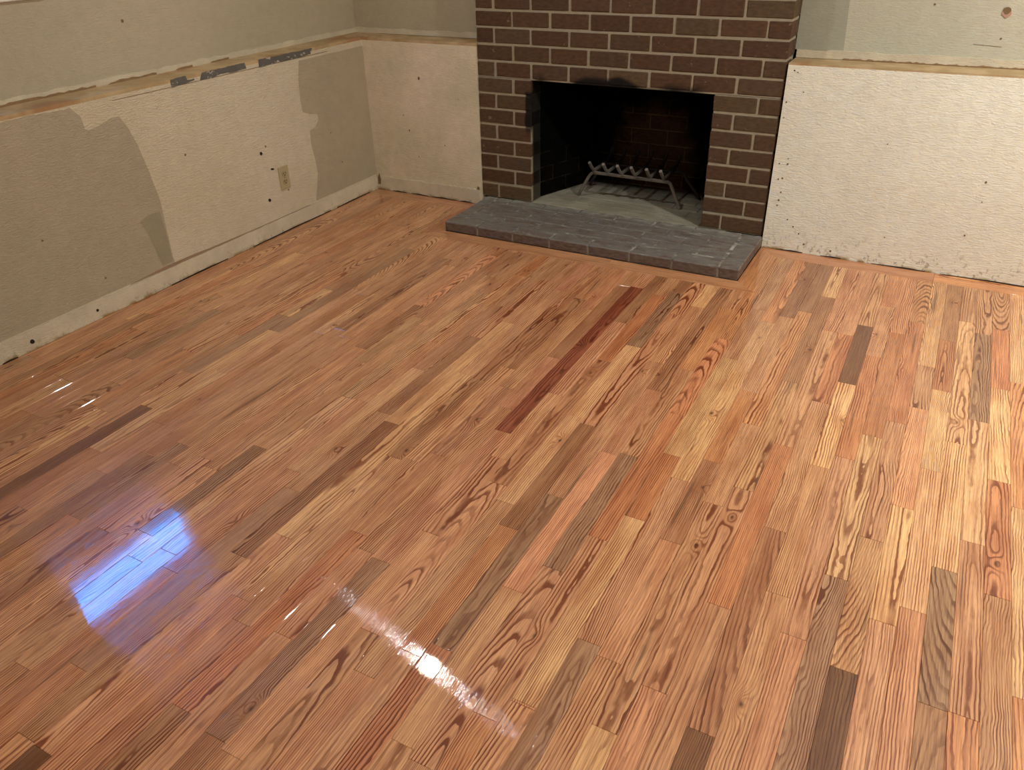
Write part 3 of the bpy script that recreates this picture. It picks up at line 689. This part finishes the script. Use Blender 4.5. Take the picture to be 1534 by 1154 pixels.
fire_wall((BXL, BYK), (BXR, BYK), 9, 1)
fire_wall((BXR, BYK), (OX1 + .006, .103), 9, 0)
SOOT = simple('soot', (8, 7, 7), .95)
boxobj('smoke_chamber', (0.20, .152, ZH + 9 * H + .122), (1.32, .66, ZH + 9 * H + .17), SOOT, fire)  # unseen boxes added to keep light out above the firebox
boxobj('smoke_chamber', (0.20, .152, ZH + 9 * H - .06), (1.32, .158, ZH + 9 * H + .122), SOOT, fire)
bm = bmesh.new(); box(bm, (-.02, .66, -.03), (1.55, .72, ZH + 9 * H + .17)); box(bm, (-.02, YBU, -.03), (.20, .66, ZH + 9 * H + .17)); box(bm, (1.32, YBU, -.03), (FW + .02, .66, ZH + 9 * H + .17))
box(bm, (-.02, YBU + .012, ZH + 9 * H), (FW + .02, YBU + .14, CEIL))
mesh_obj('chimney_back', bm, SOOT, fire)  # unseen boxes added behind the bricks to stop sky light leaking in
# firebox floor bricks, dusted grey, tight joints
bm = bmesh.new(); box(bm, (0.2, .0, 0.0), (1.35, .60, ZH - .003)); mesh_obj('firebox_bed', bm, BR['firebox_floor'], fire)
rowd = .100
for r in range(6):
    ya = -.001 + r * rowd; t = .20 - (.1 if r % 2 else 0)
    while t < 1.33:
        a, b2 = t, t + L
        # keep inside the splayed plan
        if r == 0: lo, hi = OX0 + .001, OX1 - .001
        else:
            fr = min(1, max(0, (ya + rowd - .1) / (BYK - .1))); lo = OX0 + (BXL - OX0) * fr + .004; hi = OX1 + (BXR - OX1) * fr - .004
        a, b2 = max(a, lo), min(b2, hi)
        if b2 - a > .02 and ya + rowd < .53:
            brick(fire, 'floor_brick', (a + .001, ya + .001, ZH - .030), b2 - a - .002, rowd - .002, .030, BR['firebox_floor'])
        t += L
# ================================================================ HEARTH
hearth = tag(empty('hearth', (0.78, -.23, 0)), 'low ash-grey brick hearth slab in front of the fireplace', 'hearth')
off = Vector((0.78, -.23, 0))
def hb(x0, x1, y0, y1, name='brick', z0=.002, zt=ZH):
    me = brick_mesh(x1 - x0, y1 - y0, zt - z0, brng.randrange(4), BR['hearth_brick'], .0035, .0014)
    o = bpy.data.objects.new(name, me); link(o, hearth); o.location = Vector((x0, y0, z0 + brng.uniform(-.0008, .0008))) - off
g = .0045
fj = [HX0, .224, .423, .623, .825, 1.029, 1.232, 1.441, HX1]
for a, b2 in zip(fj, fj[1:]): hb(a + (g if a > HX0 else .001), b2 - (g if b2 < HX1 else .001), HY, -.357)
for (xa, xb) in ((HX0 + .001, .103), (1.446, HX1 - .001)):
    ys = [-.348, -.155, -.0015] if xa < .5 else [-.348, -.150, -.0015]
    if xa > .5: ys[-1] = YB - .001
    for a, b2 in zip(ys, ys[1:]): hb(xa, xb, a + .002, b2 - .004)
ry = [-.348, -.262, -.176, -.090, -.0015]
for i, (a, b2) in enumerate(zip(ry, ry[1:])):
    t = .112 - (L * .5 if i % 2 else 0) - .02
    while t < 1.44:
        xa, xb = max(t, .112), min(t + L, 1.437)
        if 1.437 - xb < .035: xb = 1.437
        if xb - xa > .03 and xa < 1.40: hb(xa + g * .8, xb - g * .8, a + g * .5, b2 - g * .5)
        t += L
boxo = boxobj('mortar', (HX0 + .004 - .78, HY + .005 + .23, 0), (HX1 - .004 - .78, -.0015 + .23, ZH - .0022), BR['hearth_mortar'], hearth)
# ---- andiron-style log grate
gx, gy = .78, .30
grate = tag(empty('log_grate', (gx, gy, ZH)), 'iron log grate standing inside the fireplace opening', 'grate')
def gp(x, y, z): return (x - gx, y - gy, z - ZH)
def gpart(name, pts, r, up=(0, 0, 1)):
    bm = bmesh.new(); sweep(bm, [gp(*p) for p in pts], r, up); mesh_obj(name, bm, IRON, grate)
for yy, xa, xb, fa, fb in ((.206, .570, .985, .487, 1.056), (.400, .560, 1.000, .470, 1.100)):
    gpart('rail', [(xa, yy, .187), (xb, yy, .185)], .0078, (0, 1, 0))
    gpart('leg', [(xa + .004, yy, .187), (xa - .012, yy, .180), (xa - .03, yy, .155), (fa + .01, yy, .075), (fa, yy, ZH + .005)], .0078, (0, 1, 0))
    gpart('leg', [(xb - .004, yy, .185), (xb + .012, yy, .178), (xb + .026, yy, .150), (fb - .008, yy, .075), (fb, yy, ZH + .005)], .0078, (0, 1, 0))
for i, x in enumerate((.572, .649, .727, .803, .885, .960)):
    gpart('bar', [(x, .142, .256), (x, .172, .226), (x, .205, .200), (x, .225, .1985), (x, .30, .1995), (x, .38, .204), (x, .42, .214), (x, .445, .232), (x, .462, .262)], .0074, (1, 0, 0))
# ================================================================ OUTLET
out = tag(empty('electrical_outlet', (XL, -.757, .268)), 'ivory duplex wall outlet low on the left wall', 'outlet')
def oy(a, b2, name, material, bev=0.0):
    bm = bmesh.new(); box(bm, a, b2, bev); return mesh_obj(name, bm, material, out)
oy((.0005, -.035, -.057), (.0055, .035, .057), 'faceplate', IVORY, .002)
for s in (-1, 1):
    bm = bmesh.new(); pts = [(.0165 * math.cos(a) * 1.0, .0145 * max(-.86, min(.86, math.sin(a))) + s * .0195) for a in [math.pi * 2 * i / 20 for i in range(20)]]
    prism(bm, pts, lambda p, d: (d, p[0], p[1]), .0055, .0075); rc = mesh_obj('receptacle', bm, IVORY2, out)
    for yo, zo, sy_, sz in ((-.0065, .003, .0014, .0045), (.0065, .003, .0014, .0038), (0, -.0075, .0026, .0026)):
        bm = bmesh.new(); box(bm, (.0073, yo - sy_, s * .0195 + zo - sz), (.0079, yo + sy_, s * .0195 + zo + sz)); mesh_obj('slot', bm, HOLE, rc)
bm = bmesh.new(); bmesh.ops.create_cone(bm, cap_ends=True, segments=12, radius1=.003, radius2=.0026, depth=.0015, matrix=Matrix.Translation((.0062, 0, 0)) @ Matrix.Rotation(math.pi / 2, 4, 'Y'))
mesh_obj('screw', bm, SCUFF, out)
# ================================================================ CEILING LIGHTS
LM, nt, lb_ = mat('lamp_lens'); lb_.inputs['Emission Color'].default_value = (1, .84, .62, 1); lb_.inputs['Emission Strength'].default_value = 20
for i, (lx, ly, p, nm) in enumerate(LAMPS):
    cl = tag(empty('ceiling_light', (lx, ly, CEIL)), 'round recessed ceiling light, ' + nm + ' of the room, outside the frame', 'ceiling light', 'recessed ceiling lights')
    bm = bmesh.new(); N = 32; R1, R2 = .068, .092
    rings = [[bm.verts.new((r * math.cos(2 * math.pi * j / N), r * math.sin(2 * math.pi * j / N), z)) for j in range(N)] for r, z in ((R1, -.002), (R1 + .004, -.008), (R2 - .004, -.008), (R2, -.001))]
    for a, b2 in zip(rings, rings[1:]):
        for j in range(N): bm.faces.new((a[j], a[(j + 1) % N], b2[(j + 1) % N], b2[j]))
    mesh_obj('trim_ring', bm, WHITE, cl)
    bm = bmesh.new(); bmesh.ops.create_circle(bm, cap_ends=True, segments=N, radius=R1, matrix=Matrix.Translation((0, 0, -.003))); mesh_obj('lens', bm, LM, cl)
